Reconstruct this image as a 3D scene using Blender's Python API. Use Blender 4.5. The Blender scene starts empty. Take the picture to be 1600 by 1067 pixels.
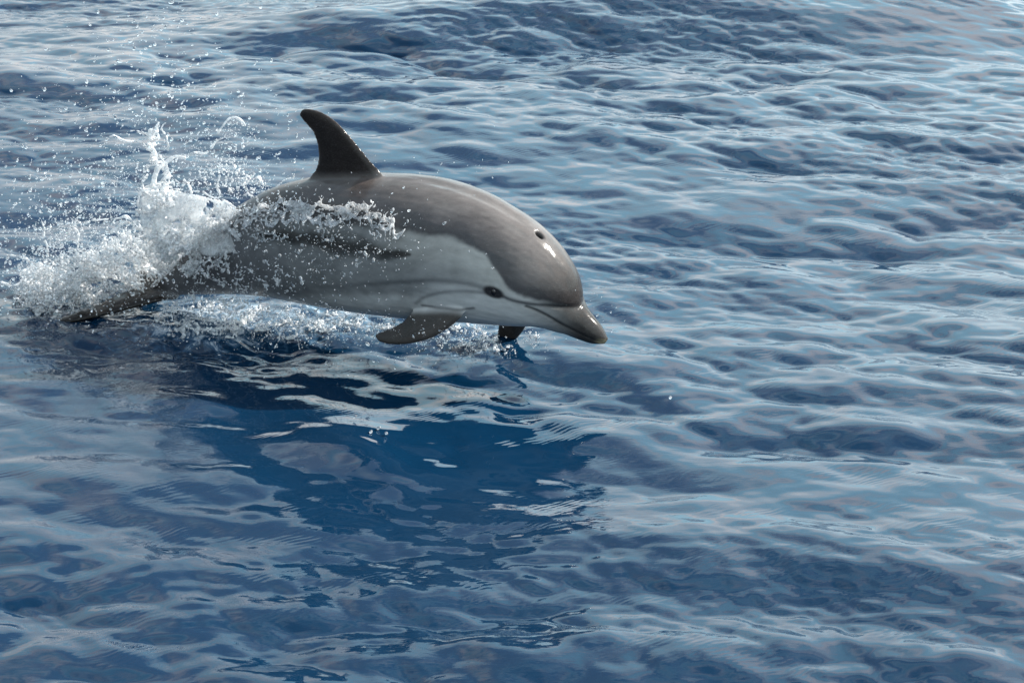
import bpy, bmesh, math, random
import numpy as np
from mathutils import Vector, Matrix
from mathutils.bvhtree import BVHTree

random.seed(7)
rng = np.random.default_rng(11)
S = bpy.context.scene
C = S.collection

# ------------------------------------------------------------------ camera
CAM_H = 2.95
PITCH = math.radians(22.0)          # looking down
HFOV = math.radians(26.0)
FPX = 800.0 / math.tan(HFOV / 2)
cam_d = bpy.data.cameras.new('camera')
cam_d.sensor_width = 36.0
cam_d.lens = 18.0 / math.tan(HFOV / 2)
cam_d.clip_start = 0.1
cam_d.clip_end = 9000
cam_d.dof.use_dof = True
cam_d.dof.focus_distance = 7.45
cam_d.dof.aperture_fstop = 10.0
cam = bpy.data.objects.new('camera', cam_d)
C.objects.link(cam)
cam.location = (0, 0, CAM_H)
cam.rotation_euler = (math.pi / 2 - PITCH, 0, 0)
S.camera = cam

# ------------------------------------------------------------------ light
SUN_EL, SUN_AZ = math.radians(36), math.radians(78)    # azimuth from +Y (away from camera) towards +X
sun_dir = Vector((math.sin(SUN_AZ) * math.cos(SUN_EL), math.cos(SUN_AZ) * math.cos(SUN_EL), math.sin(SUN_EL)))
W = bpy.data.worlds.new('World'); S.world = W; W.use_nodes = True
nt = W.node_tree; nt.nodes.clear()
def N(nt, t, **kw):
    n = nt.nodes.new(t)
    for k, v in kw.items():
        if k.startswith('i_'):
            n.inputs[k[2:].replace('_', ' ')].default_value = v
        else: setattr(n, k, v)
    return n
def Lk(nt, a, b): nt.links.new(a, b)
sky = N(nt, 'ShaderNodeTexSky', sky_type='NISHITA', sun_disc=False)
sky.sun_elevation = SUN_EL; sky.sun_rotation = SUN_AZ
sky.air_density = 1.0; sky.dust_density = 1.6; sky.ozone_density = 0.8
tc = N(nt, 'ShaderNodeTexCoord')
mp = N(nt, 'ShaderNodeMapping'); mp.inputs['Scale'].default_value = (1.0, 1.0, 2.4)
Lk(nt, tc.outputs['Generated'], mp.inputs['Vector'])
nz = N(nt, 'ShaderNodeTexNoise', i_Scale=2.6, i_Detail=6.0, i_Roughness=0.5, i_Distortion=0.3)
Lk(nt, mp.outputs['Vector'], nz.inputs['Vector'])
sx = N(nt, 'ShaderNodeSeparateXYZ'); Lk(nt, tc.outputs['Generated'], sx.inputs['Vector'])
# cloud cover: nearly closed low in the sky, opening to clear blue overhead
cov = N(nt, 'ShaderNodeMapRange'); cov.inputs['From Min'].default_value = 0.30; cov.inputs['From Max'].default_value = 0.80
cov.inputs['To Min'].default_value = 0.24; cov.inputs['To Max'].default_value = 0.60
Lk(nt, sx.outputs['Z'], cov.inputs['Value'])
df = N(nt, 'ShaderNodeMath', operation='SUBTRACT'); Lk(nt, nz.outputs['Fac'], df.inputs[0]); Lk(nt, cov.outputs[0], df.inputs[1])
cr = N(nt, 'ShaderNodeMapRange', interpolation_type='SMOOTHSTEP'); cr.inputs['From Min'].default_value = -0.12; cr.inputs['From Max'].default_value = 0.15
cr.inputs['To Min'].default_value = 0.11; cr.inputs['To Max'].default_value = 0.88
Lk(nt, df.outputs[0], cr.inputs['Value'])
# clouds are brighter towards the sun
nm = N(nt, 'ShaderNodeVectorMath', operation='NORMALIZE'); Lk(nt, tc.outputs['Generated'], nm.inputs[0])
dt_ = N(nt, 'ShaderNodeVectorMath', operation='DOT_PRODUCT'); Lk(nt, nm.outputs[0], dt_.inputs[0]); dt_.inputs[1].default_value = sun_dir
br = N(nt, 'ShaderNodeMapRange'); br.inputs['From Min'].default_value = -0.5; br.inputs['From Max'].default_value = 0.95
br.inputs['To Min'].default_value = 0.22; br.inputs['To Max'].default_value = 1.25
Lk(nt, dt_.outputs['Value'], br.inputs['Value'])
n2_ = N(nt, 'ShaderNodeTexNoise', i_Scale=4.0, i_Detail=3.0, i_Roughness=0.5); Lk(nt, mp.outputs['Vector'], n2_.inputs['Vector'])
cc = N(nt, 'ShaderNodeValToRGB'); ce = cc.color_ramp.elements
ce[0].position = 0.38; ce[0].color = (0.43, 0.71, 0.83, 1); ce[1].position = 0.66; ce[1].color = (0.94, 0.86, 0.80, 1)
Lk(nt, n2_.outputs['Fac'], cc.inputs['Fac'])
bm_ = N(nt, 'ShaderNodeMath', operation='MULTIPLY'); bm_.inputs[1].default_value = 14.2; Lk(nt, br.outputs[0], bm_.inputs[0])
vs_c = N(nt, 'ShaderNodeVectorMath', operation='SCALE'); Lk(nt, cc.outputs['Color'], vs_c.inputs[0]); Lk(nt, bm_.outputs[0], vs_c.inputs['Scale'])
mx = N(nt, 'ShaderNodeMixRGB', blend_type='MIX')
Lk(nt, cr.outputs[0], mx.inputs['Fac']); Lk(nt, sky.outputs['Color'], mx.inputs['Color1']); Lk(nt, vs_c.outputs[0], mx.inputs['Color2'])
bg = N(nt, 'ShaderNodeBackground', i_Strength=0.13); Lk(nt, mx.outputs['Color'], bg.inputs['Color'])
wo = N(nt, 'ShaderNodeOutputWorld'); Lk(nt, bg.outputs[0], wo.inputs['Surface'])

sl = bpy.data.lights.new('sun', 'SUN'); sl.energy = 5.0; sl.angle = math.radians(0.6); sl.color = (1, 0.95, 0.88)
so = bpy.data.objects.new('sun', sl); C.objects.link(so)
so.rotation_euler = (-sun_dir).to_track_quat('-Z', 'Y').to_euler(); so.location = (3, 5, 8)

vs = S.view_settings
S.display_settings.display_device = 'sRGB'
vs.view_transform = 'Standard'; vs.look = 'None'; vs.exposure = 0.98; vs.gamma = 1; vs.use_curve_mapping = False
S.cycles.max_bounces = 14; S.cycles.transmission_bounces = 12; S.cycles.glossy_bounces = 4
S.cycles.diffuse_bounces = 8; S.cycles.transparent_max_bounces = 32; S.cycles.caustics_refractive = False; S.cycles.caustics_reflective = False
S.cycles.sample_clamp_indirect = 6.0
S.cycles.use_denoising = True

# ------------------------------------------------------------------ geometry helpers
cp, sp = math.cos(PITCH), math.sin(PITCH)
def ray(px, py):
    """direction of the line of sight through a point of the photograph (1600 x 1067)"""
    a = (px - 800) / FPX; b = -(py - 533.5) / FPX
    return Vector((a, cp + b * sp, -sp + b * cp))
CAMP = Vector((0, 0, CAM_H))
def at(px, py, Y):
    d = ray(px, py); return CAMP + d * (Y / d.y)
def on_plane(px, py, P, n):
    d = ray(px, py); t = (P - CAMP).dot(n) / d.dot(n); return CAMP + d * t
def on_water(px, py, z=0.0):
    d = ray(px, py); return CAMP + d * ((z - CAM_H) / d.z)
def project(p):
    v = p - CAMP; dep = v.y * cp - v.z * sp
    return 800 + FPX * v.x / dep, 533.5 - FPX * (v.y * sp + v.z * cp) / dep, dep

def mesh_from(name, verts, faces, mat=None, smooth=True):
    me = bpy.data.meshes.new(name)
    me.from_pydata([tuple(v) for v in verts], [], faces)
    me.update()
    if smooth: me.polygons.foreach_set('use_smooth', [True] * len(me.polygons))
    if mat: me.materials.append(mat)
    return me
def fast_mesh(name, V, F, mat=None, smooth=True):
    """V (n,3) float array, F (m,k) int array"""
    me = bpy.data.meshes.new(name)
    k = F.shape[1]
    me.vertices.add(len(V)); me.vertices.foreach_set('co', V.astype(np.float32).ravel())
    me.loops.add(F.size); me.loops.foreach_set('vertex_index', F.astype(np.int32).ravel())
    me.polygons.add(len(F)); me.polygons.foreach_set('loop_start', np.arange(0, F.size, k, dtype=np.int32))
    if smooth: me.polygons.foreach_set('use_smooth', np.ones(len(F), bool))
    me.update(calc_edges=True)
    if mat: me.materials.append(mat)
    return me
def link(name, me, parent=None, **props):
    o = bpy.data.objects.new(name, me); C.objects.link(o)
    if parent: o.parent = parent
    for k, v in props.items(): o[k] = v
    return o
def remesh(me, voxel, smooth_iter=2, factor=0.6):
    o = bpy.data.objects.new('tmp', me); C.objects.link(o)
    m = o.modifiers.new('r', 'REMESH'); m.mode = 'VOXEL'; m.voxel_size = voxel; m.adaptivity = 0; m.use_smooth_shade = True
    if smooth_iter:
        s = o.modifiers.new('s', 'SMOOTH'); s.iterations = smooth_iter; s.factor = factor
    dg = bpy.context.evaluated_depsgraph_get()
    out = bpy.data.meshes.new_from_object(o.evaluated_get(dg))
    bpy.data.objects.remove(o)
    return out
def coords(me):
    a = np.empty(len(me.vertices) * 3, np.float32); me.vertices.foreach_get('co', a); return a.reshape(-1, 3).astype(float)

# ------------------------------------------------------------------ water surface
def spectrum_tile(Lt, Nn, lam_lo, lam_hi, slope, alpha, wind, spread, seed, chop):
    """periodic wave field: wavelengths lam_lo..lam_hi, rms slope, power law, mean direction"""
    r = np.random.default_rng(seed)
    k1 = 2 * np.pi * np.fft.fftfreq(Nn, Lt / Nn)
    kx, ky = np.meshgrid(k1, k1, indexing='ij')
    k = np.hypot(kx, ky); k[0, 0] = 1
    klo, khi = 2 * np.pi / lam_hi, 2 * np.pi / lam_lo
    amp = k ** (-alpha / 2)
    amp *= np.exp(-(klo / k) ** 4 * 0.7) * np.exp(-(k / khi) ** 2)
    c = np.abs((kx * math.cos(wind) + ky * math.sin(wind)) / k)
    amp *= (spread + (1 - spread) * c ** 2)
    amp[0, 0] = 0
    H = (r.normal(size=(Nn, Nn)) + 1j * r.normal(size=(Nn, Nn))) * amp
    h = np.fft.ifft2(H).real
    gx = np.fft.ifft2(1j * kx * np.fft.fft2(h)).real; gy = np.fft.ifft2(1j * ky * np.fft.fft2(h)).real
    s = slope / math.sqrt((gx ** 2 + gy ** 2).mean())
    h *= s
    Hf = np.fft.fft2(h)
    dx = -np.fft.ifft2(-1j * kx / k * Hf).real * chop; dy = -np.fft.ifft2(-1j * ky / k * Hf).real * chop
    return (Lt, Nn, h, -dx, -dy)
def sample(tile, X, Y):
    Lt, Nn, *fs = tile
    fx = (X / Lt * Nn) % Nn; fy = (Y / Lt * Nn) % Nn
    i = np.floor(fx).astype(int) % Nn; j = np.floor(fy).astype(int) % Nn
    u = fx - np.floor(fx); v = fy - np.floor(fy); i2 = (i + 1) % Nn; j2 = (j + 1) % Nn
    return [f[i, j] * (1 - u) * (1 - v) + f[i2, j] * u * (1 - v) + f[i, j2] * (1 - u) * v + f[i2, j2] * u * v for f in fs]
T_SWELL = spectrum_tile(83.0, 1024, 0.9, 7.0, 0.052, 4.2, math.radians(80), 0.15, 5, 0.9)
T_WAVE = spectrum_tile(12.83, 1024, 0.06, 0.85, 0.128, 4.1, math.radians(76), 0.24, 9, 1.35)
T_RIP = spectrum_tile(7.31, 1024, 0.026, 0.14, 0.074, 3.9, math.radians(68), 0.15, 21, 0.5)

# particular waves seen in the photograph: (px, py, amplitude, length across, length along, heading)
BUMPS = [(548, 705, 0.045, 0.14, 0.26, -50), (1080, 850, 0.035, 0.26, 0.8, -12), (1400, 890, 0.03, 0.26, 0.8, -15),
         (700, 45, 0.14, 0.55, 1.1, 0), (1300, 30, 0.16, 0.6, 1.3, 8), (1000, 10, 0.1, 0.5, 0.8, 0)]
BUMPS = [(on_water(a, b), c, d, e, math.radians(f)) for a, b, c, d, e, f in BUMPS]
def local_height(X, Y):
    z = np.zeros_like(X)
    for p, A, w, l, th in BUMPS:
        dx = X - p.x; dy = Y - p.y
        u = dx * math.cos(th) + dy * math.sin(th); v = -dx * math.sin(th) + dy * math.cos(th)
        z += A * np.exp(-(u / l) ** 2 - (v / w) ** 2)
    return z
def gust(X, Y):
    return np.clip(1 + 14 * sample(T_SWELL, X * 1.3 + 11, Y * 1.9 + 47)[0], 0.70, 1.35)
CALM = on_water(690, 660)  # middle of the water smoothed to keep the dolphin's reflection dark
def calm(X, Y):
    """the sea lies smoother in the lee of the animal"""
    return 1 - 0.12 * np.exp(-(((X - CALM.x + 0.1) / 0.75) ** 2 + ((Y - CALM.y) / 0.75) ** 2) ** 2)
def height(X, Y):
    X = np.asarray(X, float); Y = np.asarray(Y, float)
    return (sample(T_SWELL, X + 65.46, Y + 79.43)[0] + sample(T_WAVE, X, Y)[0] * gust(X, Y)) * calm(X, Y) + local_height(X, Y)
def _c(px, py, rx, ry, k):
    q = on_water(px, py); return (q.x, q.y, rx, ry, k)
CHURN = [_c(330, 510, .42, .35, 1), _c(480, 505, .35, .3, .9), _c(740, 530, .25, .22, .8), _c(120, 470, .3, .3, .8)]
def axis(lo, hi, step, far_lo, far_hi, g=1.07):
    mid = np.arange(lo, hi, step)
    a = [hi]; s = step
    while a[-1] < far_hi: s *= g; a.append(a[-1] + s)
    b = [lo - step]; s = step
    while b[-1] > far_lo: s *= g; b.append(b[-1] - s)
    return np.concatenate([np.array(b[::-1]), mid, np.array(a)])
ax = axis(-3.9, 3.9, 0.0125, -4000, 4000, 1.09); ay = axis(4.3, 13.6, 0.0125, -400, 6000, 1.07)
GX, GY = np.meshgrid(ax, ay, indexing='ij')
edge = np.maximum(np.abs(GX) - 3.9, 0) + np.maximum(GY - 13.6, 0) + np.maximum(4.3 - GY, 0)
f_rip = np.clip(1 - edge / 0.8, 0, 1); f_wave = np.clip(1 - edge / 8, 0, 1); f_sw = np.clip(1 - edge / 150, 0, 1)
s1 = sample(T_SWELL, GX + 65.46, GY + 79.43); s2 = sample(T_WAVE, GX, GY); s3 = sample(T_RIP, GX, GY)
# small ripples ride mostly in patches (gust streaks)
patch = np.clip(0.72 + 20 * sample(T_SWELL, GX * 1.7 + 20, GY * 1.7 + 31)[0], 0.35, 1.7)
churn = np.zeros_like(GX)
for cx_, cy_, rx_, ry_, k_ in CHURN:
    churn = np.maximum(churn, k_ * np.exp(-((GX - cx_) / rx_) ** 2 - ((GY - cy_) / ry_) ** 2))
s3 = [a * (patch + 2.4 * churn) for a in s3]
CM = calm(GX, GY); GU = gust(GX, GY); s2 = [a * GU for a in s2]; s1 = [a * CM for a in s1]; s2 = [a * CM for a in s2]
Z = s1[0] * f_sw + s2[0] * f_wave + s3[0] * f_rip + local_height(GX, GY)
PX_ = GX + s1[1] * f_sw + s2[1] * f_wave + s3[1] * f_rip
PY_ = GY + s1[2] * f_sw + s2[2] * f_wave + s3[2] * f_rip
nx, ny = GX.shape
V = np.stack([PX_, PY_, Z], -1).reshape(-1, 3)
idx = np.arange(nx * ny).reshape(nx, ny)
F = np.stack([idx[:-1, :-1], idx[1:, :-1], idx[1:, 1:], idx[:-1, 1:]], -1).reshape(-1, 4)

def new_mat(name):
    m = bpy.data.materials.new(name); m.use_nodes = True; m.node_tree.nodes.clear()
    o = N(m.node_tree, 'ShaderNodeOutputMaterial')
    return m, m.node_tree, o
m_sea, t, o = new_mat('sea_water')
p = N(t, 'ShaderNodeBsdfPrincipled', i_Roughness=0.012, i_IOR=1.333)
p.inputs['Base Color'].default_value = (0.0013, 0.0155, 0.039, 1)
tcw = N(t, 'ShaderNodeTexCoord')
mpw = N(t, 'ShaderNodeMapping'); mpw.inputs['Scale'].default_value = (1, 2.6, 1); mpw.inputs['Rotation'].default_value = (0, 0, math.radians(-12))
Lk(t, tcw.outputs['Object'], mpw.inputs['Vector'])
n1 = N(t, 'ShaderNodeTexNoise', i_Scale=22.0, i_Detail=3.0, i_Roughness=0.5, i_Distortion=0.6); Lk(t, mpw.outputs[0], n1.inputs['Vector'])
n2 = N(t, 'ShaderNodeTexNoise', i_Scale=1.3, i_Detail=2.0); Lk(t, tcw.outputs['Object'], n2.inputs['Vector'])
rp = N(t, 'ShaderNodeMapRange'); rp.inputs['From Min'].default_value = 0.42; rp.inputs['From Max'].default_value = 0.62
rp.inputs['To Min'].default_value = 0.15; rp.inputs['To Max'].default_value = 1.0
Lk(t, n2.outputs['Fac'], rp.inputs['Value'])
b1 = N(t, 'ShaderNodeBump', i_Distance=0.0007); Lk(t, n1.outputs['Fac'], b1.inputs['Height']); Lk(t, rp.outputs[0], b1.inputs['Strength'])
# trains of capillary ripples running in patches down the wave faces
mpc = N(t, 'ShaderNodeMapping'); mpc.inputs['Rotation'].default_value = (0, 0, math.radians(58)); Lk(t, tcw.outputs['Object'], mpc.inputs['Vector'])
wvt = N(t, 'ShaderNodeTexWave', i_Scale=16.0, i_Distortion=12.0, i_Detail=2.5); wvt.inputs['Detail Scale'].default_value = 0.40; Lk(t, mpc.outputs[0], wvt.inputs['Vector'])
n3 = N(t, 'ShaderNodeTexNoise', i_Scale=2.6, i_Detail=3.0); Lk(t, mpw.outputs[0], n3.inputs['Vector'])
r3 = N(t, 'ShaderNodeMapRange'); r3.inputs['From Min'].default_value = 0.52; r3.inputs['From Max'].default_value = 0.74; Lk(t, n3.outputs['Fac'], r3.inputs['Value'])
b2_ = N(t, 'ShaderNodeBump', i_Distance=0.00045); Lk(t, wvt.outputs['Fac'], b2_.inputs['Height']); Lk(t, r3.outputs[0], b2_.inputs['Strength']); Lk(t, b1.outputs[0], b2_.inputs['Normal'])
Lk(t, b2_.outputs[0], p.inputs['Normal'])
ar = N(t, 'ShaderNodeAttribute', attribute_name='aeration')
na_ = N(t, 'ShaderNodeTexNoise', i_Scale=16.0, i_Detail=6.0, i_Roughness=0.7, i_Distortion=1.0); Lk(t, tcw.outputs['Object'], na_.inputs['Vector'])
am = N(t, 'ShaderNodeMath', operation='MULTIPLY_ADD'); Lk(t, ar.outputs['Fac'], am.inputs[0]); am.inputs[1].default_value = 0.33; Lk(t, na_.outputs['Fac'], am.inputs[2])
ac = N(t, 'ShaderNodeValToRGB'); ae = ac.color_ramp.elements
ae[0].position = 0.70; ae[0].color = (0.0013, 0.0155, 0.039, 1); ae[1].position = 0.98; ae[1].color = (0.40, 0.44, 0.47, 1)
x_ = ae.new(0.80); x_.color = (0.02, 0.055, 0.10, 1)
Lk(t, am.outputs[0], ac.inputs['Fac']); Lk(t, ac.outputs['Color'], p.inputs['Base Color'])
Lk(t, p.outputs[0], o.inputs['Surface'])
sea_me = fast_mesh('sea', V, F, m_sea)
aa = sea_me.attributes.new('aeration', 'FLOAT', 'POINT'); aa.data.foreach_set('value', churn.astype(np.float32).ravel())
sea = link('sea', sea_me, kind='structure', label='deep blue rippled open sea reflecting a pale sky')

# ------------------------------------------------------------------ dolphin
YAW = math.radians(24); ROLL = math.radians(8)
O0 = at(600, 385, 7.17)
hd = Vector((math.cos(YAW), -math.sin(YAW), 0))
nn = Vector((math.sin(YAW), math.cos(YAW), 0))           # towards its far (left) side
R = Matrix.Rotation(ROLL, 3, hd)
nn = R @ nn; upv = R @ Vector((0, 0, 1))
if upv.y > 0:
    R = Matrix.Rotation(-ROLL, 3, hd); nn = R @ R @ nn; upv = R @ Vector((0, 0, 1))
nn = (nn - hd * nn.dot(hd) - upv * nn.dot(upv)).normalized()
cam_fwd = Vector((0, cp, -sp)); cam_right = Vector((1, 0, 0)); cam_up = Vector((0, sp, cp))

# outline pairs (upper, lower) and width/height ratio of each section, beak to tail stock
ST = [((950, 529), (945, 537), .9), ((944, 513), (925, 536), 1.0), ((930, 494), (903, 529), 1.02), ((917, 477), (886, 523), 1.08),
      ((911, 463), (871, 520), 1.08), ((908, 450), (856, 517), 1.05), ((901, 424), (836, 514), .98), ((887, 395), (810, 510), .93),
      ((860, 361), (778, 506), .88), ((826, 333), (742, 501), .86), ((785, 307), (706, 498), .86), ((738, 287), (668, 497), .86),
      ((683, 275), (630, 496), .86), ((628, 271), (590, 492), .86), ((572, 271), (545, 487), .84), ((515, 276), (495, 481), .81),
      ((470, 288), (445, 477), .76), ((430, 306), (403, 474), .70), ((390, 329), (362, 472), .62), ((352, 357), (328, 471), .55),
      ((318, 386), (298, 470), .5), ((290, 411), (275, 468), .5), ((266, 431), (257, 465), .52), ((243, 446), (240, 464), .6), ((228, 453), (228, 462), .8)]
cen = [on_plane((a[0] + b[0]) / 2, (a[1] + b[1]) / 2, O0, nn) for a, b, r in ST]
secs = []
for i, (a, b, rho) in enumerate(ST):
    P = cen[i]
    T = (cen[min(i + 1, len(cen) - 1)] - cen[max(i - 1, 0)]).normalized()
    up = nn.cross(T);  up = up if up.dot(upv) > 0 else -up
    Ti = (T - cam_fwd * T.dot(cam_fwd)).normalized()
    m = cam_fwd.cross(Ti).normalized()
    e = abs((Vector((a[0] - b[0], a[1] - b[1], 0))).dot(Vector((m.dot(cam_right), -m.dot(cam_up), 0)))) / 2
    dep = project(P)[2]
    k = math.sqrt(up.dot(m) ** 2 + (rho * nn.dot(m)) ** 2)
    av = e * dep / FPX / k
    secs.append((P, up, av, av * rho))
# smooth interpolation between sections (Catmull-Rom)
def catmull(A, n):
    A = np.asarray(A, float); out = []
    for i in range(len(A) - 1):
        p0, p1, p2, p3 = A[max(i - 1, 0)], A[i], A[i + 1], A[min(i + 2, len(A) - 1)]
        for t_ in np.linspace(0, 1, n, endpoint=False):
            out.append(0.5 * (2 * p1 + (p2 - p0) * t_ + (2 * p0 - 5 * p1 + 4 * p2 - p3) * t_ ** 2 + (3 * p1 - p0 - 3 * p2 + p3) * t_ ** 3))
    out.append(A[-1]); return np.array(out)
SA = catmull([[*s_[0], *s_[1], s_[2], s_[3]] for s_ in secs], 5)
NR = 48
bv = []; bf = []
nnp = np.array(nn)
NP0 = len(SA)
for i, r in enumerate(SA):
    P = r[:3]; U = r[3:6] / np.linalg.norm(r[3:6]); a_, b_ = r[6], r[7]
    fr = i / (NP0 - 1)
    for j in range(NR):
        th = 2 * math.pi * j / NR
        c, s = math.cos(th), math.sin(th)
        # fuller towards the belly, slightly keeled along the tail stock
        ww = b_ * s * (1 - 0.10 * c)
        if fr > 0.62: ww *= 1 - 0.25 * (fr - 0.62) / 0.38 * abs(c)
        bv.append(P + U * a_ * c + nnp * ww)
for i in range(NP0 - 1):
    for j in range(NR):
        j2 = (j + 1) % NR
        bf.append((i * NR + j, i * NR + j2, (i + 1) * NR + j2, (i + 1) * NR + j))
for e_, base in ((0, 0), (1, (NP0 - 1) * NR)):
    bv.append(np.mean(bv[base:base + NR], 0)); c_ = len(bv) - 1
    for j in range(NR):
        f_ = (base + j, base + (j + 1) % NR, c_); bf.append(f_ if e_ else f_[::-1])
hull = mesh_from('hull', bv, bf)
body_bvh0 = BVHTree.FromPolygons([Vector(v) for v in bv], bf)

def blade(LE, TE, thick, nrm, ns=26, nc=14, curve=0.0, edge_t=0.004):
    """fin between a leading and a trailing edge polyline (3D, root to tip)"""
    def res(Pl):
        Pl = catmull([list(p_) for p_ in Pl], 6); d = np.r_[0, np.cumsum(np.linalg.norm(np.diff(Pl, axis=0), axis=1))]
        tt = np.linspace(0, d[-1], ns); return np.stack([np.interp(tt, d, Pl[:, k_]) for k_ in range(3)], -1)
    A, B = res(LE), res(TE); n_ = np.array(nrm); vs_ = []; fs_ = []
    for i in range(ns):
        f = i / (ns - 1); tk = thick * (1 - 0.72 * f)
        ch = np.linalg.norm(A[i] - B[i])
        ring = []
        for side in (1, -1):
            rr = range(nc + 1) if side == 1 else range(nc - 1, 0, -1)
            for q in rr:
                c = q / nc
                prof = (2.2 * math.sqrt(c) * (1 - c) ** 0.9) if 0 < c < 1 else 0
                hgt = side * (min(tk, ch * 0.35) * prof * 0.5 + edge_t * (math.sin(math.pi * c) ** 0.3 if 0 < c < 1 else 0))
                ring.append(A[i] * (1 - c) + B[i] * c + n_ * (hgt + curve * f * f))
        base = len(vs_); vs_ += ring; m_ = len(ring)
        if i: fs_ += [(base - m_ + k_, base - m_ + (k_ + 1) % m_, base + (k_ + 1) % m_, base + k_) for k_ in range(m_)]
    m_ = 2 * nc
    fs_.append(tuple(range(m_))[::-1]); fs_.append(tuple(range(len(vs_) - m_, len(vs_))))
    return vs_, fs_
parts = []
# dorsal fin, in the mid plane
dl = [(612, 310), (600, 276), (578, 250), (552, 219), (526, 191), (503, 176), (484, 170.5), (473, 171)]
dt = [(470, 320), (481, 282), (492, 266), (497, 248), (496, 228), (489, 207), (477, 192), (468, 180)]
pl = lambda L_: [on_plane(x, y, O0, nn) for x, y in L_]
parts.append(blade(pl(dl), pl(dt), 0.045, nn))
# pectoral flippers: each lies in a plane that holds the heading and points outwards and down
def flipper(side, le, te, root, dih):
    sd = nn * side
    span = (sd * math.cos(dih) - upv * math.sin(dih)).normalized()
    nrm = hd.cross(span).normalized()
    f_ = lambda L_: [on_plane(x, y, root, nrm) for x, y in L_]
    return blade(f_(le), f_(te), 0.034, nrm, edge_t=0.0035)
hit = body_bvh0.ray_cast(CAMP, ray(690, 484).normalized())[0]
parts.append(flipper(-1, [(740, 470), (722, 494), (702, 513), (676, 528), (645, 537), (612, 538.5), (593, 534)],
                     [(660, 455), (655, 476), (643, 486), (630, 501), (610, 512), (592, 519), (585, 524)], hit, math.radians(52)))
far_root = hit + nn * (2 * -(hit - O0).dot(nn))
parts.append(flipper(1, [(835, 480), (826, 502), (816, 520), (804, 532), (792, 539), (783, 540.5)],
                     [(785, 480), (779, 505), (777, 518), (775, 527), (774, 535), (776, 539)], far_root, math.radians(78)))
# flukes
rootc = cen[-2]
fl_n = (upv * 0.97 + hd * 0.2).normalized()
def fluke(side):
    sd = nn * side
    q = lambda f, l, z=0: rootc + hd * (f * 1.18) + sd * (l * 1.12) + upv * z
    le = [q(0.10, -0.02), q(0.07, 0.03), q(0.015, 0.09, .0), q(-0.07, 0.17, -.01), q(-0.155, 0.235, -.02), q(-0.215, 0.268, -.03), q(-0.245, 0.275, -.035)]
    te = [q(-0.075, -0.02), q(-0.075, 0.01), q(-0.10, 0.06), q(-0.135, 0.12, -.01), q(-0.185, 0.19, -.02), q(-0.232, 0.245, -.03), q(-0.25, 0.272, -.035)]
    return blade(le, te, 0.032, fl_n)
parts.append(fluke(-1)); parts.append(fluke(1))
allv = list(bv); allf = list(bf)
for v_, f_ in parts:
    o_ = len(allv); allv += list(v_); allf += [tuple(k_ + o_ for k_ in ff) for ff in f_]
raw = mesh_from('raw', allv, allf)
# make normals consistent
bm = bmesh.new(); bm.from_mesh(raw); bmesh.ops.recalc_face_normals(bm, faces=bm.faces); bm.to_mesh(raw); bm.free()
body = remesh(raw, 0.0042, 5, 0.5)
body.name = 'dolphin_skin'
DV = coords(body)

# jaw line and melon crease pressed into the skin, blowhole dimple
dbvh = BVHTree.FromPolygons([Vector(v) for v in DV], [tuple(p_.vertices) for p_ in body.polygons])
on = np.array(O0); hn = np.array(hd); un = np.array(upv); n_n = np.array(nn)
def uw(pts):
    """photo points on the near flank -> side view coordinates (along, up) of the animal"""
    out = []
    for x, y in pts:
        h_ = dbvh.ray_cast(CAMP, ray(x, y).normalized())[0]
        if h_ is None: h_ = on_plane(x, y, O0, nn)
        d_ = np.array(h_) - on; out.append((d_ @ hn, d_ @ un))
    return np.array(out)
def seg_dist(P, L_):
    """distance to a polyline, position along it 0..1"""
    best = np.full(len(P), 1e9); tt = np.zeros(len(P)); n_ = len(L_) - 1
    for i in range(n_):
        a_, b_ = L_[i], L_[i + 1]; d_ = b_ - a_
        q = np.clip(((P - a_) @ d_) / (d_ @ d_ + 1e-12), 0, 1)
        dd = np.linalg.norm(P - (a_ + q[:, None] * d_), axis=1)
        k_ = dd < best; best[k_] = dd[k_]; tt[k_] = ((i + q) / n_)[k_]
    return best, tt
D3 = DV - on
UW = np.stack([D3 @ hn, D3 @ un], 1); LAT = D3 @ n_n
def sstep(a_, b_, x): q = np.clip((x - a_) / (b_ - a_), 0, 1); return q * q * (3 - 2 * q)
mouth = catmull(uw([(822, 479), (838, 485), (858, 495), (880, 508), (905, 521), (928, 531), (941, 534)]), 5)
crease = catmull(uw([(838, 474), (858, 478), (880, 479.5), (897, 480), (906, 479)]), 5)
nrmv = np.empty(len(body.vertices) * 3, np.float32); body.vertex_normals.foreach_get('vector', nrmv); nrmv = nrmv.reshape(-1, 3)
md, mt = seg_dist(UW, mouth); cd, ct = seg_dist(UW, crease)
disp = -0.0035 * np.exp(-(md / 0.004) ** 2) - 0.0045 * np.exp(-(cd / 0.007) ** 2) * sstep(0, .4, ct)
bh_hit = dbvh.ray_cast(CAMP, ray(842, 369).normalized())[0]
bh = np.array(bh_hit)
bh_mid = bh - n_n * ((bh - on) @ n_n) * 0.55
bh_mid = np.array(dbvh.find_nearest(Vector(bh_mid))[0])
dB = DV - bh_mid
bhr = np.sqrt(((dB @ n_n) / 0.010) ** 2 + (np.linalg.norm(dB - np.outer(dB @ n_n, n_n), axis=1) / 0.015) ** 2)
disp += -0.018 * np.exp(-bhr ** 3)
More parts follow.
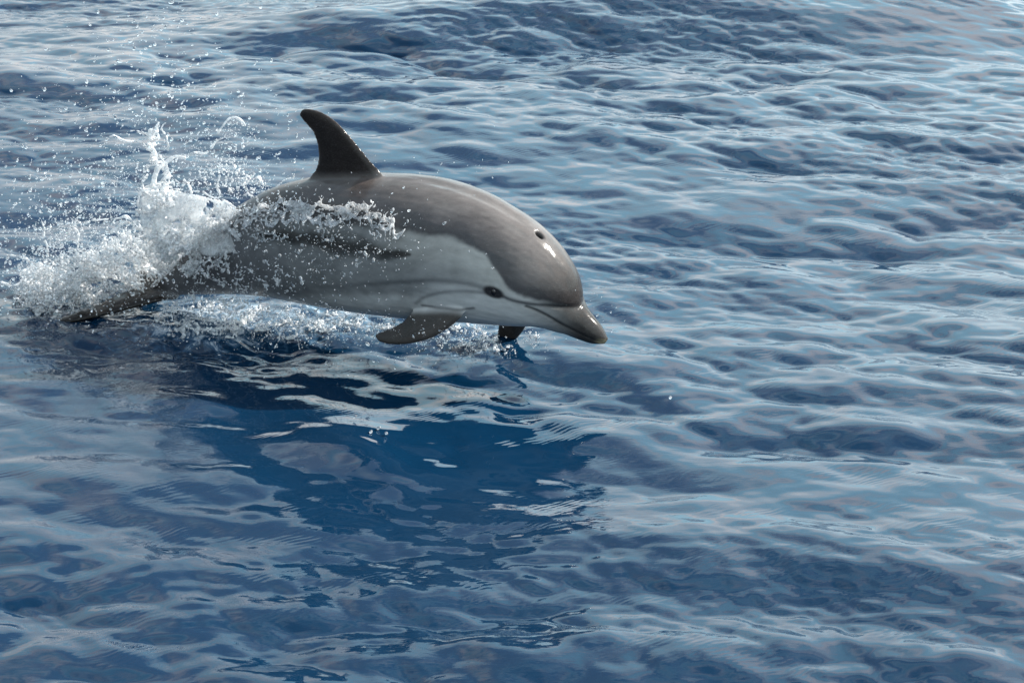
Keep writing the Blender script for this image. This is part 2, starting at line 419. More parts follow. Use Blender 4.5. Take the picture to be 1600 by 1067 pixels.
# hollow along the middle of the back in front of the fin, and slight unevenness of the flesh
topm = sstep(0.35, 0.8, nrmv @ un); uu = UW[:, 0]
ua, ub_ = uw([(640, 285)])[0, 0], uw([(838, 372)])[0, 0]
disp += -0.0060 * np.exp(-(LAT / 0.022) ** 2) * topm * sstep(ua - .05, ua + .12, uu) * (1 - sstep(ub_ - .10, ub_ - .02, uu))
from mathutils import noise as mnn
disp += np.array([mnn.fractal(Vector((a_ * 7, b_ * 14, c_ * 14)), 1.0, 2.1, 3) for a_, b_, c_ in np.stack([UW[:, 0], UW[:, 1], LAT], 1)]) * 0.0016
# near flipper root fold
DV2 = DV + nrmv * disp[:, None]
body.vertices.foreach_set('co', DV2.astype(np.float32).ravel()); body.update()

# colouring, laid out in the animal's own side view, same on both flanks
cape_low = catmull(uw([(440, 330), (500, 345), (560, 352), (615, 357), (665, 366), (705, 372), (738, 385), (760, 402), (776, 424), (792, 447), (812, 462), (838, 470), (870, 476), (905, 479)]), 5)
belly_line = catmull(uw([(250, 455), (400, 462), (500, 462), (600, 462), (660, 462), (720, 466), (770, 472), (810, 482), (850, 498), (890, 515), (940, 537)]), 5)
eye_px = (771, 457)
stripe1 = catmull(uw([(768, 456), (745, 447), (715, 441), (680, 438), (640, 440), (590, 443), (530, 447), (460, 450), (380, 452)]), 5)
stripe2 = catmull(uw([(764, 459), (742, 456), (715, 455), (690, 457), (664, 464), (650, 474)]), 5)
stripe3 = catmull(uw([(740, 481), (722, 484), (700, 482), (680, 480), (660, 477)]), 5)
eyeline = catmull(uw([(768, 456), (785, 463), (803, 470), (830, 475), (860, 478), (897, 480)]), 5)
patchl = catmull(uw([(405, 366), (460, 371), (510, 379), (550, 387), (590, 393), (640, 398)]), 4)
edge_nz = np.array([mnn.fractal(Vector((a_ * 16, b_ * 16, 8.0)), 1.0, 2.1, 4) for a_, b_ in UW])
def above(L_, soft):
    o_ = np.argsort(L_[:, 0]); w_ = np.interp(UW[:, 0], L_[o_, 0], L_[o_, 1]) + 0.008 * edge_nz; return sstep(-soft, soft, UW[:, 1] - w_)
def mixc(c_, col, f): return c_ * (1 - f[:, None]) + np.array(col)[None] * f[:, None]
CAPE = (0.135, 0.122, 0.116); FLANK = (0.23, 0.232, 0.230); PALE = (0.60, 0.59, 0.57); DARK = (0.028, 0.026, 0.028)
col = np.tile(np.array(FLANK), (len(DV), 1))
u = UW[:, 0]
u_eye = uw([eye_px])[0, 0]
u_of = lambda x, y: uw([(x, y)])[0, 0]
# spinal blaze: flank paler just under the cape, behind the eye
db, _ = seg_dist(UW, cape_low)
col = mixc(col, (0.39, 0.385, 0.36), (1 - sstep(0.0, 0.16, db)) * sstep(u_of(560, 400), u_of(680, 400), u))
col = mixc(col, PALE, (1 - above(belly_line, 0.022)) * 0.85)
col = mixc(col, (0.56, 0.555, 0.54), (1 - above(stripe1, 0.03)) * sstep(u_of(640, 440), u_of(700, 440), u) * 0.65)
tailf = 1 - sstep(u_of(330, 420), u_of(520, 420), u)
col = mixc(col, (0.095, 0.093, 0.104), tailf * 0.8)
col = mixc(col, (0.07, 0.067, 0.07), above(cape_low, 0.010) * 0 + above(cape_low, 0.010) * (u < u_of(905, 479)) * 1.0)
col = mixc(col, CAPE, above(cape_low, 0.010) * sstep(0.0, 0.10, db) * 1.0)
pd, pt = seg_dist(UW, patchl)
pnz = np.array([mnn.fractal(Vector((a_ * 12, b_ * 26, 3.0)), 1.0, 2.1, 4) for a_, b_ in UW])
pw = 0.006 + 0.028 * np.sin(np.pi * np.clip(pt, 0, 1)) ** 0.8
col = mixc(col, (0.014, 0.013, 0.014), (1 - sstep(0.25, 1.5, pd / pw + 0.5 * pnz)) * 0.9)
for L_, w_, st in ((stripe1, 0.010, .55), (stripe2, 0.008, .5), (stripe3, 0.006, .75), (eyeline, 0.007, .9)):
    d_, t_ = seg_dist(UW, L_)
    fade = 1 - sstep(0.5, 1.0, t_) if L_ is stripe1 else 1
    col = mixc(col, (0.040, 0.043, 0.050), np.exp(-(d_ / w_) ** 2) * st * fade)
eye_uw = uw([eye_px])[0]
ed = np.sqrt(((UW[:, 0] - eye_uw[0]) / 0.033) ** 2 + ((UW[:, 1] - eye_uw[1] + 0.25 * (UW[:, 0] - eye_uw[0])) / 0.021) ** 2)
col = mixc(col, (0.022, 0.021, 0.023), 1 - sstep(0.75, 1.25, ed))
spot = uw([(566, 290)])[0]
sd_ = np.sqrt(((UW[:, 0] - spot[0]) / 0.055) ** 2 + ((UW[:, 1] - spot[1]) / 0.028) ** 2)
col = mixc(col, (0.060, 0.038, 0.030), (1 - sstep(0.3, 1.3, sd_ + 0.9 * edge_nz)) * (LAT < 0) * (UW[:, 1] < spot[1] + .02) * 0.5)
for sx_, sy_, ex_, ey_ in [(716, 338, 764, 341), (765, 355, 786, 356)]:
    d_, t_ = seg_dist(UW, uw([(sx_, sy_), ((sx_ + ex_) / 2, (sy_ + ey_) / 2 + 1), (ex_, ey_)]))
    dark_ = sy_ < 360 and sx_ > 710
    col = mixc(col, (0.05, 0.045, 0.045) if dark_ else (0.42, 0.41, 0.39), np.exp(-(d_ / 0.0032) ** 2) * (0.35 if dark_ else 0.35) * (LAT < 0))
# beak dark, belly side greyer
ub = u_of(818, 500); ue = u_of(915, 500)
beakd = sstep(ub, ue, u)
col = mixc(col, (0.014, 0.011, 0.010), beakd * 0.97)
col = mixc(col, (0.018, 0.017, 0.018), np.exp(-(md / 0.0055) ** 2) * 0.9)
col = mixc(col, (0.02, 0.018, 0.018), np.exp(-(cd / 0.010) ** 2) * sstep(0, .5, ct) * 0.8)
tip = np.array(cen[0]); lipd = np.linalg.norm(DV - tip, axis=1)
col = mixc(col, (0.36, 0.31, 0.20), np.exp(-((md - 0.005) / 0.004) ** 2) * (1 - sstep(0.02, 0.05, lipd)) * 0.8)
# blowhole, fins
col = mixc(col, (0.008, 0.007, 0.007), 1 - sstep(0.85, 1.35, bhr))
hb = BVHTree.FromPolygons([Vector(v) for v in bv], bf)
isfin = np.zeros(len(DV))
hullv = np.array(bv)
for k_, v_ in enumerate(DV):
    h_ = hb.find_nearest(Vector(v_), 0.09)
    if h_[0] is None: isfin[k_] = 0.09
    else: isfin[k_] = h_[3] * (1 if (Vector(v_) - h_[0]).dot(h_[1]) > 0 else -1)
fm = sstep(0.003, 0.034, isfin)
col = mixc(col, (0.024, 0.0185, 0.0165), fm * 0.98)
col = mixc(col, (0.052, 0.046, 0.042), fm * (UW[:, 1] < 0) * sstep(u_of(500, 450), u_of(560, 450), u) * 0.9)
flk = sstep(u_of(270, 440), u_of(240, 450), u)
col = mixc(col, (0.016, 0.014, 0.013), flk)
col = col * 0.78
ca = body.color_attributes.new('skin_pattern', 'FLOAT_COLOR', 'POINT')
ca.data.foreach_set('color', np.c_[np.clip(col, 0, 1), np.ones(len(col))].astype(np.float32).ravel())

m_skin, t, o = new_mat('wet_dolphin_skin')
p = N(t, 'ShaderNodeBsdfPrincipled', i_Roughness=0.36, i_IOR=1.40)
p.inputs['Specular IOR Level'].default_value = 0.04; p.inputs['Coat Weight'].default_value = 0.6; p.inputs['Coat Roughness'].default_value = 0.10; p.inputs['Coat IOR'].default_value = 1.33
at_ = N(t, 'ShaderNodeAttribute', attribute_name='skin_pattern')
tc_ = N(t, 'ShaderNodeTexCoord')
mp_ = N(t, 'ShaderNodeMapping'); mp_.inputs['Rotation'].default_value = (0, 0, YAW); mp_.inputs['Scale'].default_value = (1.0, 5, 5)
Lk(t, tc_.outputs['Object'], mp_.inputs['Vector'])
na = N(t, 'ShaderNodeTexNoise', i_Scale=9.0, i_Detail=6.0, i_Roughness=0.6); Lk(t, mp_.outputs[0], na.inputs['Vector'])
nb = N(t, 'ShaderNodeTexNoise', i_Scale=5.0, i_Detail=5.0, i_Roughness=0.65, i_Distortion=1.0); Lk(t, tc_.outputs['Object'], nb.inputs['Vector'])
r1 = N(t, 'ShaderNodeMapRange'); r1.inputs['From Min'].default_value = .3; r1.inputs['From Max'].default_value = .7; r1.inputs['To Min'].default_value = 0.88; r1.inputs['To Max'].default_value = 1.10
Lk(t, na.outputs['Fac'], r1.inputs['Value'])
r2 = N(t, 'ShaderNodeMapRange'); r2.inputs['From Min'].default_value = .3; r2.inputs['From Max'].default_value = .7; r2.inputs['To Min'].default_value = 0.74; r2.inputs['To Max'].default_value = 1.20
Lk(t, nb.outputs['Fac'], r2.inputs['Value'])
mu = N(t, 'ShaderNodeMath', operation='MULTIPLY'); Lk(t, r1.outputs[0], mu.inputs[0]); Lk(t, r2.outputs[0], mu.inputs[1])
vm = N(t, 'ShaderNodeVectorMath', operation='SCALE'); Lk(t, at_.outputs['Color'], vm.inputs[0]); Lk(t, mu.outputs[0], vm.inputs['Scale'])
# fine pale scratches
wv = N(t, 'ShaderNodeTexNoise', i_Scale=14.0, i_Detail=3.0, i_Roughness=0.7, i_Distortion=2.0); Lk(t, mp_.outputs[0], wv.inputs['Vector'])
sc = N(t, 'ShaderNodeValToRGB'); e0 = sc.color_ramp.elements; e0[0].position = 0.495; e0[0].color = (0, 0, 0, 1); e0[1].position = 0.505; e0[1].color = (0, 0, 0, 1)
em = e0.new(0.5); em.color = (.30, .30, .30, 1)
Lk(t, wv.outputs['Fac'], sc.inputs['Fac'])
mxs = N(t, 'ShaderNodeMixRGB'); Lk(t, sc.outputs['Color'], mxs.inputs['Fac']); Lk(t, vm.outputs[0], mxs.inputs['Color1']); mxs.inputs['Color2'].default_value = (0.33, 0.32, 0.31, 1)
Lk(t, mxs.outputs[0], p.inputs['Base Color'])
rr = N(t, 'ShaderNodeMapRange'); rr.inputs['To Min'].default_value = 0.38; rr.inputs['To Max'].default_value = 0.58; Lk(t, nb.outputs['Fac'], rr.inputs['Value']); Lk(t, rr.outputs[0], p.inputs['Roughness'])
nc_ = N(t, 'ShaderNodeTexNoise', i_Scale=60.0, i_Detail=3.0); Lk(t, mp_.outputs[0], nc_.inputs['Vector'])
bb = N(t, 'ShaderNodeBump', i_Strength=0.12, i_Distance=0.002); Lk(t, nc_.outputs['Fac'], bb.inputs['Height']); Lk(t, bb.outputs[0], p.inputs['Normal'])
Lk(t, bb.outputs[0], p.inputs['Coat Normal'])
nw = N(t, 'ShaderNodeTexNoise', i_Scale=4.0, i_Detail=6.0, i_Roughness=0.7, i_Distortion=1.2); Lk(t, mp_.outputs[0], nw.inputs['Vector'])
rw = N(t, 'ShaderNodeMapRange'); rw.inputs['From Min'].default_value = .38; rw.inputs['From Max'].default_value = .62; rw.inputs['To Min'].default_value = 0.10; rw.inputs['To Max'].default_value = 0.15
Lk(t, nw.outputs['Fac'], rw.inputs['Value']); Lk(t, rw.outputs[0], p.inputs['Coat Roughness'])
Lk(t, p.outputs[0], o.inputs['Surface'])
body.materials.clear(); body.materials.append(m_skin)
body.polygons.foreach_set('use_smooth', np.ones(len(body.polygons), bool))

dol = bpy.data.objects.new('dolphin', None); C.objects.link(dol); dol.empty_display_size = 0.2
dol.location = (O0.x, O0.y, O0.z)
dol['label'] = 'grey dolphin with pale belly and dark back fin leaping out of the splashing sea'
dol['category'] = 'dolphin'
def child(name, me, **props):
    o_ = link(name, me, dol, **props); o_.matrix_parent_inverse = Matrix.Translation(-O0); return o_
child('body', body)
m_eye, t, o = new_mat('eye_gloss')
p = N(t, 'ShaderNodeBsdfPrincipled', i_Roughness=0.05); p.inputs['Base Color'].default_value = (0.008, 0.006, 0.006, 1)
p.inputs['Coat Weight'].default_value = 0.2; Lk(t, p.outputs[0], o.inputs['Surface'])
eh = dbvh.ray_cast(CAMP, ray(*eye_px).normalized())
for sgn in (1, -1):
    c_ = eh[0].copy(); nv = eh[1].copy()
    if sgn < 0:
        c_ = c_ - nn * (2 * (c_ - O0).dot(nn)); nv = nv - nn * (2 * nv.dot(nn))
    bm = bmesh.new(); bmesh.ops.create_uvsphere(bm, u_segments=20, v_segments=12, radius=0.0100)
    rot = nv.to_track_quat('Z', 'X').to_matrix()
    for v_ in bm.verts:
        q = Vector((v_.co.x * 1.25, v_.co.y * 0.8, v_.co.z * 0.6)); v_.co = rot @ q + c_ - nv * 0.003
    me = bpy.data.meshes.new('eye'); bm.to_mesh(me); bm.free(); me.materials.append(m_eye)
    me.polygons.foreach_set('use_smooth', [True] * len(me.polygons))
    child('eye', me)

#SPLASH
# ------------------------------------------------------------------ splash, spray and foam
from mathutils import noise as mn
m_wat, t, o = new_mat('splashing_water')
tr_ = N(t, 'ShaderNodeBsdfTransparent'); tr_.inputs['Color'].default_value = (0.97, 0.98, 0.99, 1)
gl_ = N(t, 'ShaderNodeBsdfGlossy', i_Roughness=0.08); lw = N(t, 'ShaderNodeFresnel', i_IOR=1.5)
g = N(t, 'ShaderNodeMixShader'); Lk(t, lw.outputs[0], g.inputs['Fac']); Lk(t, tr_.outputs[0], g.inputs[1]); Lk(t, gl_.outputs[0], g.inputs[2])
w = N(t, 'ShaderNodeBsdfDiffuse'); w.inputs['Color'].default_value = (0.95, 0.96, 0.97, 1)
tl = N(t, 'ShaderNodeBsdfTranslucent'); tl.inputs['Color'].default_value = (0.97, 0.98, 0.98, 1)
wm = N(t, 'ShaderNodeMixShader', i_Fac=0.5); Lk(t, w.outputs[0], wm.inputs[1]); Lk(t, tl.outputs[0], wm.inputs[2])
tcs = N(t, 'ShaderNodeTexCoord')
ns_ = N(t, 'ShaderNodeTexNoise', i_Scale=28.0, i_Detail=6.0, i_Roughness=0.7, i_Distortion=0.8); Lk(t, tcs.outputs['Object'], ns_.inputs['Vector'])
fr_ = N(t, 'ShaderNodeMapRange'); fr_.inputs['From Min'].default_value = 0.36; fr_.inputs['From Max'].default_value = 0.66
fr_.inputs['To Min'].default_value = 0.10; fr_.inputs['To Max'].default_value = 0.90; Lk(t, ns_.outputs['Fac'], fr_.inputs['Value'])
ms = N(t, 'ShaderNodeMixShader'); Lk(t, fr_.outputs[0], ms.inputs['Fac']); Lk(t, g.outputs[0], ms.inputs[1]); Lk(t, wm.outputs[0], ms.inputs[2])
nb2 = N(t, 'ShaderNodeTexNoise', i_Scale=55.0, i_Detail=4.0, i_Roughness=0.6); Lk(t, tcs.outputs['Object'], nb2.inputs['Vector'])
bs = N(t, 'ShaderNodeBump', i_Strength=0.8, i_Distance=0.006); Lk(t, nb2.outputs['Fac'], bs.inputs['Height'])
for x_ in (gl_, w, lw): Lk(t, bs.outputs[0], x_.inputs['Normal'])
Lk(t, ms.outputs[0], o.inputs['Surface'])

m_drop, t, o = new_mat('water_drops')
g = N(t, 'ShaderNodeBsdfPrincipled', i_Roughness=0.03, i_IOR=1.333); g.inputs['Transmission Weight'].default_value = 0.85
g.inputs['Base Color'].default_value = (0.95, 0.96, 0.97, 1)
Lk(t, g.outputs[0], o.inputs['Surface'])

def unit_ico(sub):
    b = bmesh.new(); bmesh.ops.create_icosphere(b, subdivisions=sub, radius=1.0)
    v = np.array([x_.co[:] for x_ in b.verts]); b.verts.ensure_lookup_table(); f = np.array([[q.index for q in x_.verts] for x_ in b.faces]); b.free(); return v, f
ICO1, ICO2 = unit_ico(1), unit_ico(2)
def spheres(Pn, r, ico=ICO1, stretch=None):
    """many small balls in one vertex array; stretch = (n,3) elongation vector"""
    Pn = np.asarray(Pn, float); r = np.asarray(r, float)
    v, f = ico
    VV = v[None] * r[:, None, None]
    if stretch is not None:
        VV = VV + (v @ stretch.T).T[:, :, None] * stretch[:, None, :] / (np.linalg.norm(stretch, axis=1)[:, None, None] + 1e-9) * r[:, None, None]
    VV = VV + Pn[:, None]
    FF = f[None] + (np.arange(len(Pn)) * len(v))[:, None, None]
    return VV.reshape(-1, 3), FF.reshape(-1, 3)
def inside(poly, X, Y):
    c = np.zeros(len(X), bool); n_ = len(poly)
    for i in range(n_):
        x1, y1 = poly[i]; x2, y2 = poly[(i + 1) % n_]
        k_ = ((y1 > Y) != (y2 > Y)) & (X < (x2 - x1) * (Y - y1) / (y2 - y1 + 1e-9) + x1); c ^= k_
    return c
def pick(poly, n_):
    P_ = np.array(poly, float); lo, hi = P_.min(0), P_.max(0); out = np.empty((0, 2))
    while len(out) < n_:
        q = rng.uniform(lo, hi, (n_ * 2, 2)); out = np.vstack([out, q[inside(poly, q[:, 0], q[:, 1])]])
    return out[:n_]
def poly_depth(poly, x, y):
    """distance in photo units to the outline, for feathering"""
    L_ = np.array(poly + [poly[0]], float); return seg_dist(np.array([[x, y]]), L_)[0][0]
cur = BVHTree.FromPolygons([Vector(v) for v in DV2], [tuple(p_.vertices) for p_ in body.polygons])
def flank_y(px, py):
    h_ = cur.ray_cast(CAMP, ray(px, py).normalized()); return h_[0].y if h_[0] is not None else None

def membrane(poly, n_, Ym, Yh, sc_, thr, rlo, rhi, front=None, feather=25, seed=0.0):
    """points on thin crumpled sheets of water: the zero surfaces of a fractal noise, thinning out to the outline"""
    out = []; rad = []
    q = pick(poly, n_); dep = rng.uniform(-1, 1, n_)
    Lp = np.array(poly + [poly[0]], float); dd = seg_dist(q, Lp)[0]
    for (x, y), z_, d_ in zip(q, dep, dd):
        Y_ = Ym(x, y) + z_ * Yh if callable(Ym) else Ym + z_ * Yh
        P_ = at(x, y, Y_)
        if P_.z < -0.03: continue
        v_ = abs(mn.fractal(Vector((P_.x * sc_ + seed, P_.y * sc_, P_.z * sc_)), 0.9, 2.1, 3))
        lim = thr * min(1, 0.25 + d_ / feather)
        if v_ < lim: out.append(P_); rad.append(random.uniform(rlo, rhi) * (0.7 + 0.3 * min(1, d_ / feather)))
    return out, rad
def chain(pts, Y0, Y1, r0, r1, wob=0.013, beads=0.3):
    """a ligament: overlapping balls along a photo-space path carried to real depth, necking and beading"""
    A = catmull(pts, 26); out = []; rad = []
    n_ = len(A)
    for i, (x, y) in enumerate(A):
        f = i / (n_ - 1); P_ = at(x, y, Y0 + (Y1 - Y0) * f)
        w_ = Vector(mn.noise_vector(P_ * 22)) * wob
        if f > .35 and mn.noise(P_ * 60) > 0.28 - 0.3 * (f - .35): continue
        r_ = (r0 + (r1 - r0) * f) * (0.75 + beads * math.sin(i * 0.9 + x) + 0.3 * random.random())
        out.append(P_ + w_); rad.append(max(r_ * .72, 0.0020))
    return out, rad

# --- main splash thrown up around the tail
PT, RD = [], []
def addm(res): PT.extend(res[0]); RD.extend(res[1])
tailY = lambda x, y: 7.72 - 0.0006 * x
addm(membrane([(14, 455), (30, 420), (70, 405), (110, 385), (150, 380), (190, 350), (215, 360), (300, 370), (335, 400), (300, 425), (262, 440), (225, 468), (150, 484), (95, 495), (40, 480)],
              110000, lambda x, y: 7.66, 0.20, 7, 0.085, .0026, .0048, seed=3))
addm(membrane([(196, 350), (212, 312), (225, 288), (262, 292), (300, 300), (345, 312), (385, 332), (398, 350), (385, 400), (345, 430), (300, 440), (255, 420), (215, 400)],
              60000, lambda x, y: 7.42 - (x - 300) * 0.0009, 0.10, 6, 0.062, .0026, .0045, seed=8))
addm(membrane([(212, 315), (214, 285), (230, 250), (226, 215), (222, 198), (248, 196), (252, 235), (268, 262), (290, 290), (285, 310)],
              19000, 7.52, 0.08, 8, 0.050, .0025, .0045, feather=12, seed=1))
addm(membrane([(255, 240), (300, 205), (350, 176), (395, 180), (415, 215), (385, 250), (330, 262), (280, 272)], 15000, 7.46, 0.10, 12, 0.024, .0020, .0036, feather=18, seed=31))
addm(membrane([(150, 300), (140, 250), (190, 205), (225, 215), (225, 290), (200, 330)], 12000, 7.6, 0.12, 12, 0.022, .0020, .0036, feather=18, seed=33))
addm(membrane([(35, 430), (60, 350), (120, 300), (200, 320), (205, 370), (120, 400)], 20000, 7.75, 0.22, 10, 0.028, .0025, .0045, seed=5))
addm(membrane([(270, 300), (300, 250), (360, 230), (430, 270), (440, 300), (395, 325), (330, 310)], 16000, 7.55, 0.12, 11, 0.036, .0025, .0045, seed=6))
addm(membrane([(235, 470), (275, 440), (340, 445), (420, 470), (520, 486), (600, 497), (590, 515), (500, 520), (400, 540), (300, 530), (240, 500)],
              40000, lambda x, y: 7.42 - (x - 300) * 0.0007, 0.14, 9, 0.042, .0024, .0042, seed=12))
addm(membrane([(300, 415), (360, 395), (430, 400), (475, 425), (450, 465), (380, 478), (300, 474), (262, 458)],
              26000, lambda x, y: (flank_y(x, y) or 7.45) - .06, 0.035, 10, 0.040, .0018, .0034, seed=15))
addm(membrane([(300, 455), (400, 462), (520, 478), (600, 490), (560, 500), (420, 492), (300, 486)],
              16000, lambda x, y: (flank_y(x, y) or 7.3) - .05, 0.05, 11, 0.042, .0018, .0034, seed=19))
for c_ in [
    ([(240, 320), (238, 290), (246, 262), (240, 240), (232, 225), (236, 205), (250, 190)], 7.5, 7.5, .016, .006),
    ([(240, 242), (222, 226), (205, 222), (185, 214), (172, 216)], 7.5, 7.45, .010, .005),
    ([(234, 222), (226, 208), (214, 204), (200, 206)], 7.5, 7.55, .008, .004),
    ([(244, 268), (262, 252), (290, 245), (318, 238), (335, 224)], 7.5, 7.42, .013, .006),
    ([(335, 224), (345, 218), (360, 214), (382, 206)], 7.42, 7.40, .006, .003),
    ([(340, 208), (350, 196), (360, 186), (368, 182), (378, 186), (384, 194)], 7.42, 7.4, .006, .007),
    ([(262, 236), (260, 214), (252, 200), (262, 190)], 7.52, 7.5, .007, .004),
    ([(292, 238), (296, 218), (298, 196)], 7.47, 7.45, .004, .003),
    ([(345, 310), (340, 285), (347, 262), (344, 240)], 7.5, 7.5, .008, .004),
    ([(400, 318), (412, 304), (430, 296), (440, 284), (458, 280), (462, 266)], 7.45, 7.4, .006, .004),
    ([(300, 304), (290, 285), (276, 272), (270, 255)], 7.5, 7.5, .008, .004),
    ([(205, 345), (188, 340), (165, 345), (140, 346), (120, 352), (104, 366)], 7.6, 7.6, .010, .005),
    ([(210, 350), (190, 352), (170, 362), (158, 366)], 7.6, 7.6, .010, .005),
    ([(75, 400), (70, 380), (66, 352), (60, 330)], 7.7, 7.7, .008, .004),
    ([(60, 420), (40, 405), (22, 398), (10, 400)], 7.7, 7.7, .009, .005),
    ([(118, 392), (122, 370), (114, 350), (128, 335)], 7.7, 7.7, .007, .004),
    ([(40, 440), (24, 446), (8, 444), (2, 440)], 7.6, 7.6, .009, .006),
    ([(215, 318), (222, 300), (238, 296), (270, 298), (310, 302), (345, 312), (378, 330)], 7.42, 7.30, .007, .006),
    ([(262, 436), (250, 428), (240, 412), (246, 396)], 7.25, 7.25, .006, .004),
    ([(468, 500), (462, 520), (470, 545)], 7.2, 7.15, .008, .004),
    ([(430, 505), (436, 530), (426, 548)], 7.2, 7.15, .007, .004),
    ([(520, 400), (516, 412), (508, 420), (498, 424)], 6.98, 6.97, .003, .003),
    ]:
    addm(chain(*c_))
# the smooth veil of water sliding off the tail stock
vq = pick([(214, 318), (232, 299), (290, 302), (340, 313), (384, 334), (392, 356), (372, 392), (330, 400), (285, 392), (250, 410), (228, 372)], 15000)
for x, y in vq:
    Y_ = 7.40 - (x - 300) * 0.0011 + 0.02 * math.sin(x * .05) + 0.015 * math.sin(y * .09 + x * .02)
    P_ = at(x, y, Y_)
    if mn.fractal(P_ * 13, 0.8, 2.1, 3) > -0.16 - 0.25 * (y < 330): PT.append(P_); RD.append(0.0042)
vv, ff = spheres([tuple(p_) for p_ in PT], RD)
spl = remesh(fast_mesh('s', vv, ff), 0.0034, 1, 0.35)
spl.materials.clear(); spl.materials.append(m_wat)
spl.polygons.foreach_set('use_smooth', np.ones(len(spl.polygons), bool))
link('splash', spl, kind='stuff', label='white water splash thrown up around the tail of the leaping dolphin', category='splash')

m_film = m_wat.copy(); m_film.name = 'film_water'
for n__ in m_film.node_tree.nodes:
    if n__.type == 'MAP_RANGE': n__.inputs['To Min'].default_value = 0.02; n__.inputs['To Max'].default_value = 0.70
# --- the film of water running over the back
PT, RD = [], []
strip_up = [(372, 334), (400, 326), (430, 318), (460, 318), (500, 322), (535, 321), (570, 326), (595, 336), (612, 346), (622, 358)]
strip_lo = [(640, 366), (620, 362), (598, 358), (575, 350), (545, 344), (520, 350), (505, 364), (500, 350), (470, 346), (440, 348), (405, 346), (378, 352)]
def ragged(L_, amp, n_=9):
    A = catmull(L_, n_)
    return [(x + amp * mn.noise(Vector((x * .11, y * .11, 2.0))), y + amp * 1.6 * mn.fractal(Vector((x * .06, 7.0, 1.0)), 0.7, 2.1, 4)) for x, y in A]
strip_up = ragged(strip_up, 9); strip_lo = ragged(strip_lo, 11)
fq = pick(strip_up + strip_lo, 17000)
fd = seg_dist(fq, np.array(strip_up + strip_lo + strip_up[:1], float))[0]
fu = seg_dist(fq, np.array(strip_up, float))[0]; fl_ = seg_dist(fq, np.array(strip_lo, float))[0]
for (x, y), d_, du, dl_ in zip(fq, fd, fu, fl_):
    h_ = cur.ray_cast(CAMP, ray(x, y).normalized())
    if h_[0] is None: continue
    nz_ = mn.fractal(Vector((x * .03, y * .05, 1.7)), 0.9, 2.1, 4)
    lift = 0.005 + 0.018 * max(0.1, 0.6 + 1.6 * mn.noise(Vector((x * .05, 3.0, y * .02)))) * math.exp(-(min(du, dl_) / 4.5) ** 2) + 0.014 * max(0, nz_)
    if nz_ < 0.22 and d_ > 3.0 and abs(mn.fractal(Vector((x * .07, y * .13, 5.1)), 0.8, 2.1, 4)) > .07: continue
    if d_ < 4 and random.random() > 0.35 + 0.6 * (nz_ > 0): continue
    PT.append(h_[0] + h_[1] * (lift * random.uniform(.6, 1))); RD.append(random.uniform(.0020, .0038))
for k_ in range(44):                                   # fingers and hanging drips off both rims
    if k_ % 2: x, y = strip_up[random.randrange(4, 78)]; sgn = -1
    else: x, y = strip_lo[random.randrange(4, 95)]; sgn = 1
    x += random.uniform(-12, 12); L_ = random.uniform(5, 15)
    Y_ = flank_y(x, y)
    if Y_ is None: continue
    r_ = chain([(x, y), (x + random.uniform(-3, 5), y + sgn * L_ * .5), (x + random.uniform(-5, 8), y + sgn * L_)], Y_ - .02, Y_ - .05, .0045, .0026, .003)
    PT.extend(r_[0][::2]); RD.extend(r_[1][::2])
lace = [(380, 352), (430, 362), (480, 366), (540, 366), (560, 374), (520, 378), (450, 374), (400, 380)]
for x, y in pick(lace, 3500):
    if abs(mn.fractal(Vector((x * .05, y * .09, 9.2)), 0.8, 2.1, 4)) > 0.055: continue
    h_ = cur.ray_cast(CAMP, ray(x, y).normalized())
    if h_[0] is not None: PT.append(h_[0] + h_[1] * .006); RD.append(random.uniform(.0022, .004))
vv, ff = spheres([tuple(p_) for p_ in PT], RD)
film = remesh(fast_mesh('s', vv, ff), 0.0025, 1, 0.4)
film.materials.clear(); film.materials.append(m_film); film.polygons.foreach_set('use_smooth', np.ones(len(film.polygons), bool))
link('water_film', film, kind='stuff', label='ragged film of white water running over the back and flank of the dolphin', category='splash')

# --- foam and bubbles churned up on the sea
PT, RD = [], []
for poly, n_, thr in [
    ([(230, 486), (300, 470), (400, 478), (520, 484), (610, 494), (668, 508), (650, 522), (560, 520), (505, 540), (440, 556), (330, 548), (255, 528)], 16000, .075),
    ([(640, 508), (700, 500), (780, 510), (840, 520), (850, 545), (800, 556), (700, 552), (650, 532)], 7500, .055),
    ([(10, 470), (60, 440), (150, 470), (140, 492), (60, 496)], 5000, .09)]:
    Lp = np.array(poly + [poly[0]], float); q = pick(poly, n_); dd = seg_dist(q, Lp)[0]
    for (x, y), d_ in zip(q, dd):
        P_ = on_water(x, y, 0.0)
        if abs(mn.fractal(Vector((P_.x * 9, P_.y * 5, 4.0)), 0.8, 2.2, 5)) > thr * min(1, .2 + d_ / 14): continue
        h_ = float(height(np.array([P_.x]), np.array([P_.y]))[0])
        P_ = on_water(x, y, h_)
        PT.append((P_.x, P_.y, h_ + random.uniform(-.002, .012) + 0.02 * random.random() ** 5)); RD.append(random.uniform(.0022, .0046))
vv, ff = spheres(PT, RD)
fo = remesh(fast_mesh('s', vv, ff), 0.0036, 0)
fo.materials.clear(); fo.materials.append(m_wat); fo.polygons.foreach_set('use_smooth', np.ones(len(fo.polygons), bool))
link('foam', fo, kind='stuff', label='lacy white foam churned up on the sea under the dolphin', category='foam')

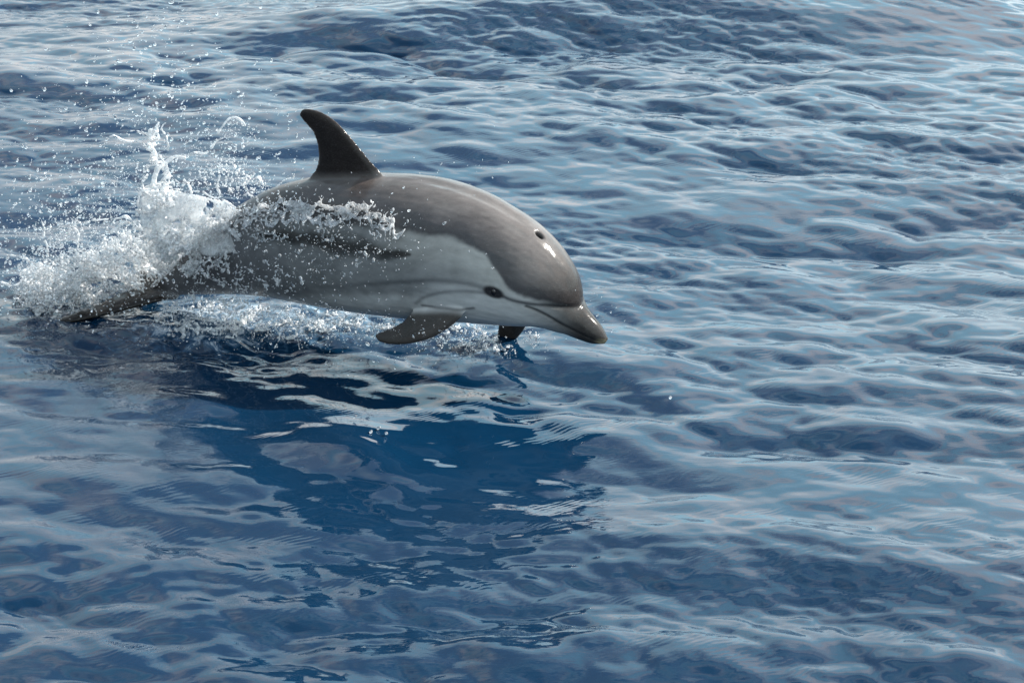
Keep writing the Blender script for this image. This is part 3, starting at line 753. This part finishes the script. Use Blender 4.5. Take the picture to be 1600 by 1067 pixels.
# --- flying drops
PT, RD = [], []
CL = [(240, 60, 50, 55, 210, .0034), (225, 175, 85, 42, 420, .0026), (330, 195, 75, 45, 240, .0026), (90, 340, 60, 45, 380, .0030),
      (55, 410, 40, 38, 420, .0032), (160, 300, 75, 38, 330, .0028), (345, 265, 70, 38, 420, .0028), (240, 370, 110, 50, 900, .0028),
      (400, 400, 75, 45, 330, .0020), (560, 345, 60, 25, 170, .0024), (575, 388, 42, 14, 150, .0022), (500, 400, 40, 28, 110, .0022),
      (470, 440, 110, 38, 280, .0018), (400, 505, 120, 20, 1000, .0022), (560, 508, 60, 14, 500, .0021), (735, 530, 55, 13, 620, .0020),
      (640, 522, 40, 9, 90, .0022), (905, 480, 30, 22, 30, .0022), (690, 262, 55, 22, 26, .0024), (955, 505, 30, 22, 12, .0020), (450, 200, 90, 50, 60, .0020),
      (120, 240, 80, 60, 130, .0022), (560, 570, 110, 14, 40, .0022), (410, 330, 50, 25, 260, .0026), (640, 395, 30, 12, 14, .0022), (110, 450, 60, 22, 700, .0030)]
for cx_, cy_, sx_, sy_, n_, rm in CL:
    for _ in range(n_):
        x = random.gauss(cx_, sx_); y = random.gauss(cy_, sy_)
        if x > 1000 or y < -60: continue
        Yf = flank_y(x, y)
        if Yf is not None and (y < 262 or (x > 790 and random.random() < .85)): continue
        if Yf is not None and y > 470 and x > 540 and random.random() < .8: continue
        if Yf is not None: Y_ = Yf - random.uniform(.01, .22) - (0.0 if x > 330 else .05)
        else: Y_ = (7.55 if cx_ < 300 else 7.2) + random.gauss(0, .17)
        P_ = at(x, y, Y_)
        h_ = float(height(np.array([P_.x]), np.array([P_.y]))[0])
        if P_.z < h_ + .004:
            P_ = on_water(x, y, h_ + random.uniform(.004, .03))
        PT.append(tuple(P_)); RD.append(min(rm * .72 * math.exp(random.gauss(0, .48)), .0058))
for x, y in [(1047, 634), (1525, 843), (580, 688), (592, 682), (604, 690), (555, 664)]:
    h_ = on_water(x, y); PT.append((h_.x, h_.y, .03)); RD.append(.005)
PT = np.array(PT); RD = np.array(RD)
big = RD > .0034
st = rng.normal(size=(len(PT), 3)) * .35
v1, f1 = spheres(PT[~big], RD[~big], ICO1, st[~big]); v2, f2 = spheres(PT[big], RD[big], ICO2, st[big])
link('spray_drops', fast_mesh('drops', np.vstack([v1, v2]), np.vstack([f1, f2 + len(v1)]), m_drop), kind='stuff',
     label='spray of clear water drops flying around the tail and flank of the dolphin', category='spray')
